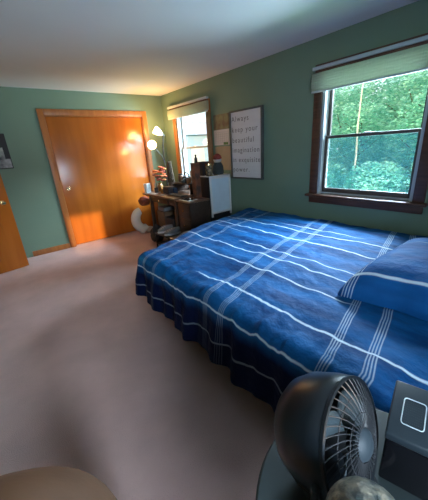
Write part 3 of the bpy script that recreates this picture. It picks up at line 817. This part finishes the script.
# upright rust box, file box, black bottle
du = thing('drawer_unit', (-.62, -1.65, 0), 'dark brown low drawer unit standing at the right end of the desk', 'drawer unit')
MB().box(-.78, -.44, -1.82, -1.49, .02, .72, .004).build('unit_body', MAT['deskwood'], du)
MB().box(-.80, -.435, -1.83, -1.48, .7205, .745, .004).build('unit_top', MAT['desktop'], du)
for z in (.06, .28, .50):
    d_ = MB().box(-.795, -.7805, -1.805, -1.505, z, z + .20, .004).build('drawer', MAT['deskwood'], du)
    MB().ball((-.805, -1.655, z + .10), .012, .012, .012, 12).build('knob', MAT['brass'], d_)
for x in (-.76, -.47):
    for y in (-1.80, -1.51): MB().box(x - .015, x + .015, y - .012, y + .012, 0, .0195, .002).build('foot', MAT['black'], du)
box_thing('rust_box', -.57, -.48, -1.70, -1.60, .7455, 1.245, mat('rust_card', (.26, .09, .04), .6, color2=(.05, .03, .025), scale=9), 'tall rust-coloured box standing on the low drawer unit before the small window', 'box')
bo = thing('small_bottle', (-.51, -1.66, 1.2455), 'small black bottle standing on top of the tall rust-coloured box', 'bottle')
MB().lathe([(0, 0), (.022, 0), (.024, .01), (.024, .06), (.01, .075), (.01, .09), (0, .09)], (-.51, -1.66, 1.2455), seg=20).build('bottle_body', MAT['black'], bo)
MB().lathe([(0, .0905), (.012, .0905), (.012, .11), (0, .11)], (-.51, -1.66, 1.2455), seg=16).build('cap', MAT['blackgloss'], bo)
tt = thing('tablet', (-.70, -1.65, .7455), 'white edged black tablet lying on the low drawer unit beside the desk', 'tablet')
MB().box(-.775, -.60, -1.76, -1.52, .7455, .752, .003).build('tablet_body', MAT['white'], tt)
MB().box(-.765, -.61, -1.745, -1.535, .7521, .7535, .0).build('screen', MAT['blackgloss'], tt, smooth=False)

# ------------------------------------------------------------------ black-fronted cabinet with a white ribbed side
cb_ = thing('side_cabinet', (-.22, -1.67, 0), 'black fronted cabinet with a white ribbed side panel facing the bed', 'cabinet')
CXa, CXb, CYa, CYb, CZa, CZb = -.42, -.02, -1.835, -1.50, .45, 1.05
MB().box(CXa + .004, CXb, CYa + .016, CYb, CZa + .03, CZb - .012, .004).build('cabinet_body', mat('black_brown_wood', (.022, .017, .016), .5, var=.4, stretch=(1, 1, .3)), cb_)
MB().box(CXa - .006, CXb, CYa - .004, CYb, CZb - .0115, CZb, .004).build('cabinet_top', MAT['white'], cb_)
b = MB().box(CXa, CXa + .032, CYa, CYa + .0155, CZa, CZb - .012, .004).box(CXb - .032, CXb, CYa, CYa + .0155, CZa, CZb - .012, .004)\
    .box(CXa + .032, CXb - .032, CYa, CYa + .0155, CZb - .045, CZb - .012, .004).box(CXa + .032, CXb - .032, CYa, CYa + .0155, CZa + .045, CZa + .075, .004)
sp_ = b.build('side_panel', MAT['white'], cb_, label='white frame of the side panel')
b = MB().box(CXa + .032, CXb - .032, CYa + .010, CYa + .0155, CZa + .0755, CZb - .0455)
for k in range(20):
    x = CXa + .036 + k * (CXb - CXa - .078) / 19.2; b.box(x, x + .008, CYa + .005, CYa + .010, CZa + .077, CZb - .047, .001, 1)
b.build('ribbed_infill', mat('pale_blue_ribs', (.60, .71, .80), .5, var=.05), sp_)
dr = MB().box(CXa - .012, CXa + .0035, CYa + .02, CYb - .01, CZa + .04, CZb - .02, .003).build('door', mat('black_brown_door', (.026, .02, .018), .35, var=.4), cb_)
MB().ball((CXa - .022, CYb - .04, .78), .011, .011, .011, 12).build('knob', MAT['brass'], dr)
MB().box(CXa + .01, CXb, CYa + .03, CYb, 0, CZa + .0295, .004).build('plinth', MAT['black'], cb_)
box_thing('black_file_box', -.405, -.28, -1.665, -1.53, CZb + .0005, 1.25, mat('black_card', (.02, .02, .026), .5, var=.3), 'upright black box standing on the white-sided cabinet, left of the jar', 'box')
JX, JY = -.345, -1.735
jr = thing('glass_jar', (JX, JY, CZb), 'clear jar with gold contents standing on the white-sided cabinet beside the black box', 'jar')
MB().lathe([(0, 0), (.05, 0), (.052, .01), (.052, .12), (.044, .14), (.044, .145), (0, .145)], (JX, JY, CZb + .0005), seg=24).build('jar_body', mat('gold_flecked_glass', (.30, .24, .14), .15, color2=(.05, .05, .04), scale=25), jr)
MB().lathe([(0, .1455), (.047, .1455), (.047, .17), (0, .17)], (JX, JY, CZb + .0005), seg=24).build('lid', MAT['brass'], jr)
FX, FY = -.165, -1.725
fg = thing('figurine', (FX, FY, CZb), 'dark bodied figurine with white and red round head standing on the white-sided cabinet', 'figurine')
MB().lathe([(0, 0), (.075, 0), (.085, .03), (.078, .12), (.055, .17), (.0, .18)], (FX, FY, CZb + .0005), seg=24).build('body', mat('dark_green_coat', (.035, .045, .045), .7, var=.4), fg)
MB().ball((FX, FY, CZb + .215), .062, .062, .055, 20).build('head', mat('white_fluff', (.62, .58, .55), .9, var=.1), fg)
MB().lathe([(.062, 0), (.064, .015), (.052, .045), (.025, .068), (0, .072)], (FX, FY, CZb + .225), (-.15, -.1, 1), seg=24).build('hat', mat('red_felt', (.24, .035, .03), .8, var=.2), fg)
gt = thing('gold_tray', (-.40, -1.80, CZb), 'thin gold-edged tray lying at the front corner of the white-sided cabinet top', 'tray')
MB().box(-.424, -.26, -1.828, -1.795, CZb + .0005, CZb + .009, .002).build('tray_body', MAT['brass'], gt)

# more desk clutter
def book(x0, x1, y0, y1, z, h, m, label, group='books stacked on the desk'):
    t = thing('book', ((x0 + x1) / 2, (y0 + y1) / 2, z), label, 'book', group)
    MB().box(x0, x1, y0, y1, z, z + .003, .001).box(x0, x1, y0, y1, z + h - .003, z + h, .001).box(x1 - .003, x1, y0, y1, z + .003, z + h - .003).build('cover', m, t)
    MB().box(x0 + .004, x1 - .0035, y0 + .004, y1 - .004, z + .0031, z + h - .0031).build('pages', PAP, t)
book(-.36, -.16, -.68, -.53, DZ, .03, mat('maroon_cover', (.16, .03, .03), .6), 'maroon book at the bottom of the small stack behind the flowers')
book(-.35, -.17, -.67, -.54, DZ + .031, .025, mat('navy_cover', (.03, .05, .12), .6), 'navy book in the middle of the small stack behind the flowers')
book(-.34, -.18, -.66, -.55, DZ + .057, .028, mat('tan_cover', (.35, .22, .10), .6), 'tan book on top of the small stack behind the flowers')
pcup = thing('pen_cup', (-.67, -.56, DZ), 'dark cup of pens standing between the card and the flowers', 'pen cup')
MB().lathe([(0, 0), (.034, 0), (.037, .09), (.033, .09), (.03, .008), (0, .008)], (-.64, -.60, DZ), seg=24).build('cup', DKC, pcup)
for k, c in enumerate(((.5, .1, .05), (.05, .1, .4), (.6, .5, .1), (.02, .02, .02))):
    a = k * 1.6
    MB().ring_tube([(-.64 + .01 * math.cos(a), -.60 + .01 * math.sin(a), DZ + .012), (-.64 + .032 * math.cos(a), -.60 + .032 * math.sin(a), DZ + .16)], .004, 8).build('pen', mat('pen_colour', c, .4), pcup)
pf = thing('photo_frame', (-.14, -1.16, .925), 'small dark photo frame leaning at the back of the riser shelf', 'photo frame')
MB().box(-.16, -.145, -1.17, -.97, .9255, 1.09, .003).build('frame', MAT['deskwood'], pf)
MB().box(-.1625, -.1602, -1.155, -.985, .94, 1.075).build('photo', mat('faded_photo', (.35, .28, .22), .5, color2=(.12, .14, .12), scale=12), pf, smooth=False)
cam_ = thing('camera_body', (-.40, -1.14, .9255), 'black compact camera resting on the riser shelf near its front edge', 'camera')
MB().box(-.415, -.37, -1.20, -1.10, .9255, .99, .006).build('case', MAT['black'], cam_)
MB().lathe([(.0, 0), (.028, 0), (.028, .03), (.022, .034), (0, .026)], (-.4155, -1.15, .955), (-1, 0, 0), 24).build('lens', MAT['darkgrey'], cam_)
spk = thing('desk_speaker', (-.22, -1.40, DZ), 'small black loudspeaker standing at the back right of the desk', 'speaker')
MB().box(-.32, -.18, -1.455, -1.36, DZ, 1.0, .006).build('cabinet', MAT['black'], spk)
MB().lathe([(.036, 0), (.04, .004), (.034, .006), (.012, .001), (0, .003)], (-.3205, -1.408, .83), (-1, 0, 0), 24).build('driver', MAT['darkgrey'], spk)
cd = thing('candle', (-.60, -.73, DZ), 'cream candle in an amber glass standing in front of the dried cones', 'candle')
MB().lathe([(0, 0), (.035, 0), (.036, .07), (.032, .07), (.031, .008), (0, .008)], (-.60, -.735, DZ), seg=24).build('glass', mat('amber_glass', (.40, .16, .04), .15, var=.2), cd)
MB().lathe([(0, .0085), (.030, .0085), (.030, .05), (0, .05)], (-.60, -.735, DZ), seg=24).build('wax', mat('cream_wax', (.7, .6, .4), .5), cd)

# ------------------------------------------------------------------ bedside table in the foreground
TC = Vector((-2.43, -5.0, 0)); TZ = .63
tb = thing('round_side_table', (TC.x, TC.y, 0), 'round grey-green side table beside the head of the bed, holding the fan', 'side table')
GRN = mat('grey_green_painted', (.024, .036, .038), .5, var=.12)
MB().lathe([(0, TZ - .022), (.30, TZ - .022), (.31, TZ - .012), (.31, TZ - .006), (.304, TZ), (0, TZ)], (TC.x, TC.y, 0), seg=64).build('table_top', GRN, tb)
for k in range(3):
    a = k * 2 * PI / 3 + .5
    p = Vector((math.cos(a), math.sin(a), 0))
    MB().ring_tube([TC + p * .16 + Vector((0, 0, TZ - .0225)), TC + p * .23], [.018, .013], 12).build('leg', GRN, tb)

# fan (air circulator) ------------------------------------------------
fc = Vector((-2.446, -4.870, .790)); fax = Vector((.10, -.935, .34)).normalized()
fn = thing('desk_fan', (fc.x, fc.y, TZ), 'black round air-circulator fan standing on the round side table beside the bed', 'fan')
FB = mat('satin_black_shell', (.009, .013, .018), .34, var=.15, spec=.5)
R = .134
shell = [(0, -.152), (.045, -.149), (.08, -.137), (.108, -.112), (.127, -.072), (R, -.02), (R, .015), (.130, .022), (.126, .015), (.126, -.03), (.10, -.09), (.05, -.12), (0, -.13)]
MB().lathe(shell, fc, fax, 56).build('shell', FB, fn)
MB().lathe([(R - .002, .014), (R + .0008, .016), (R + .0008, .022), (R - .004, .024), (R - .006, .018)], fc, fax, 56).build('rim', FB, fn)
q = Vector((0, 0, 1)).rotation_difference(fax)
b = MB()
NSP = 38
for k in range(NSP):
    a0 = 2 * PI * k / NSP; pts = []
    for i in range(9):
        t = i / 8; rr = lerp(.034, R - .006, t); a = a0 + .4 * t; z = lerp(.046, .018, t ** 1.6)
        pts.append(fc + q @ Vector((rr * math.cos(a), rr * math.sin(a), z)))
    b.ring_tube(pts, .0014, 6)
for rr, z in ((.062, .042), (.095, .032)):
    b.ring_tube([fc + q @ Vector((rr * math.cos(2 * PI * k / 48), rr * math.sin(2 * PI * k / 48), z)) for k in range(48)], .0012, 6, closed=True)
b.build('grille', mat('dark_grille_wire', (.028, .03, .035), .5, var=.1), fn)
MB().lathe([(0, .058), (.018, .057), (.030, .050), (.036, .040), (.034, .034), (0, .034)], fc, fax, 32).build('hub_cap', mat('hub_grey', (.03, .045, .058), .6, var=.1), fn)
b = MB()
for k in range(3):
    a0 = 2 * PI * k / 3 + .3; rows = []
    for i in range(9):
        rr = lerp(.025, .115, i / 8); w = .55 * math.sin(PI * (.25 + .6 * i / 8)); rows.append([])
        for j in range(5):
            a = a0 + w * (j / 4 - .5) * 2; z = -.005 + (j / 4 - .5) * -.035
            rows[-1].append(b.bm.verts.new(fc + q @ Vector((rr * math.cos(a), rr * math.sin(a), z))))
    for A, B in zip(rows, rows[1:]):
        for j in range(4): b.bm.faces.new((A[j], A[j + 1], B[j + 1], B[j]))
bl = b.build('blades', mat('blade_grey', (.06, .085, .10), .4, var=.1), fn)
s_ = bl.modifiers.new('thick', 'SOLIDIFY'); s_.thickness = .002
MB().lathe([(0, -.03), (.03, -.03), (.032, .0), (.028, .016), (0, .018)], fc, fax, 24).build('motor', MAT['black'], fn)
# stand: two arms from a low foot
side = fax.cross(Vector((0, 0, 1))).normalized()
for sgn in (1, -1):
    p0 = Vector((fc.x, fc.y, TZ + .014)) + side * sgn * .05; p1 = fc + side * sgn * (R + .006)
    MB().ring_tube([p0, Vector((fc.x, fc.y, TZ + .03)) + side * sgn * .10, Vector((p1.x, p1.y, lerp(TZ, p1.z, .5))), p1], [.009, .009, .008, .009], 12).build('stand_arm', MAT['black'], fn)

MB().lathe([(0, 0), (.092, 0), (.095, .006), (.085, .016), (.03, .020), (0, .020)], (fc.x, fc.y, TZ + .0005), seg=40).build('foot', MAT['black'], fn)

# slant-topped bedside device -----------------------------------------
dv = thing('bedside_speaker', (-2.28, -4.97, TZ), 'black box-shaped device with a square outline on its sloping top, right of the fan', 'speaker')
F0 = Vector((-2.365, -4.925, 0)); F1 = Vector((-2.335, -5.045, 0)); dp_ = Vector((.150, .034, 0))
def hexa(z0a, z0b, z1a, z1b, ins=0., bev=.006):
    b = MB(); e = (F1 - F0).normalized() * ins; g = dp_.normalized() * ins
    c = [F0 + e + g, F1 - e + g, F1 - e + dp_ - g, F0 + e + dp_ - g]
    lo = [b.bm.verts.new((p.x, p.y, z)) for p, z in zip(c, (z0a, z0a, z0b, z0b))]; hi = [b.bm.verts.new((p.x, p.y, z)) for p, z in zip(c, (z1a, z1a, z1b, z1b))]
    b.bm.faces.new(lo[::-1]); b.bm.faces.new(hi)
    for k in range(4): b.bm.faces.new((lo[k], lo[(k + 1) % 4], hi[(k + 1) % 4], hi[k]))
    bmesh.ops.bevel(b.bm, geom=list(b.bm.edges), offset=bev, segments=3, affect='EDGES', profile=.5)
    return b
hexa(TZ + .0005, TZ + .0005, .768, .798, .003).build('body', MAT['blackgloss'], dv)
hexa(.7685, .7985, .790, .820, 0, .005).build('top_panel', mat('slate_grey_panel', (.020, .031, .040), .45, var=.1), dv)
def tpv(a, c_, dz): # a along front edge 0..1, c_ depth 0..1
    p = F0 + (F1 - F0) * a + dp_ * c_; return Vector((p.x, p.y, lerp(.790, .820, c_) + dz))
b = MB(); pts = []
import itertools
A0, A1, C0, C1, rr = .20, .56, .24, .70, .05
for (ca_, cc_, s0) in ((A1 - rr, C1 - rr, 0), (A0 + rr, C1 - rr, 1), (A0 + rr, C0 + rr, 2), (A1 - rr, C0 + rr, 3)):
    for k in range(5):
        an = (s0 + k / 4) * PI / 2; pts.append(tpv(ca_ + rr * math.cos(an), cc_ + rr * math.sin(an), .0006))
b.ring_tube(pts, .0013, 6, closed=True)
b.build('square_outline', mat('pale_outline', (.5, .58, .6), .4, var=.05), dv)
b = MB()
for i in range(9):
    for j in range(9):
        p = tpv(lerp(A0 + .06, A1 - .06, i / 8), lerp(C0 + .06, C1 - .06, j / 8), .0003); b.ball(p, .0008, .0008, .0006, 6)
b.build('dotted_pad', MAT['darkgrey'], dv)

# mottled round object at the lower edge --------------------------------
GX, GY = -2.597, -4.981
gl = thing('mottled_globe', (GX, GY, TZ), 'tall dark jar with a rounded mottled grey and tan top, in front of the fan', 'jar')
MB().lathe([(0, 0), (.045, 0), (.05, .01), (.052, .10), (.046, .135), (.03, .15), (0, .15)], (GX, GY, TZ + .0005), seg=32).build('jar_body', MAT['darkgrey'], gl)
MB().ball((GX, GY, .838), .064, .064, .060, 48, .03, 9).build('globe', mat('mottled_grey_tan', (.30, .27, .20), .55, color2=(.05, .065, .065), scale=55, bump=.6, bscale=60, detail=6), gl)
# tan rounded pouf at the lower left -----------------------------------
o = MB().ball((-3.2, -4.45, .35), .335, .34, .35, 40, .05, 1.6)
for v in o.bm.verts:
    v.co.z = max(v.co.z, .001)
o = o.build('pouf', mat('tan_leather', (.17, .08, .04), .6, var=.2, bump=.1), angle=3.1)
tag(o, 'rounded tan brown pouf on the carpet at the lower left corner', 'pouf')
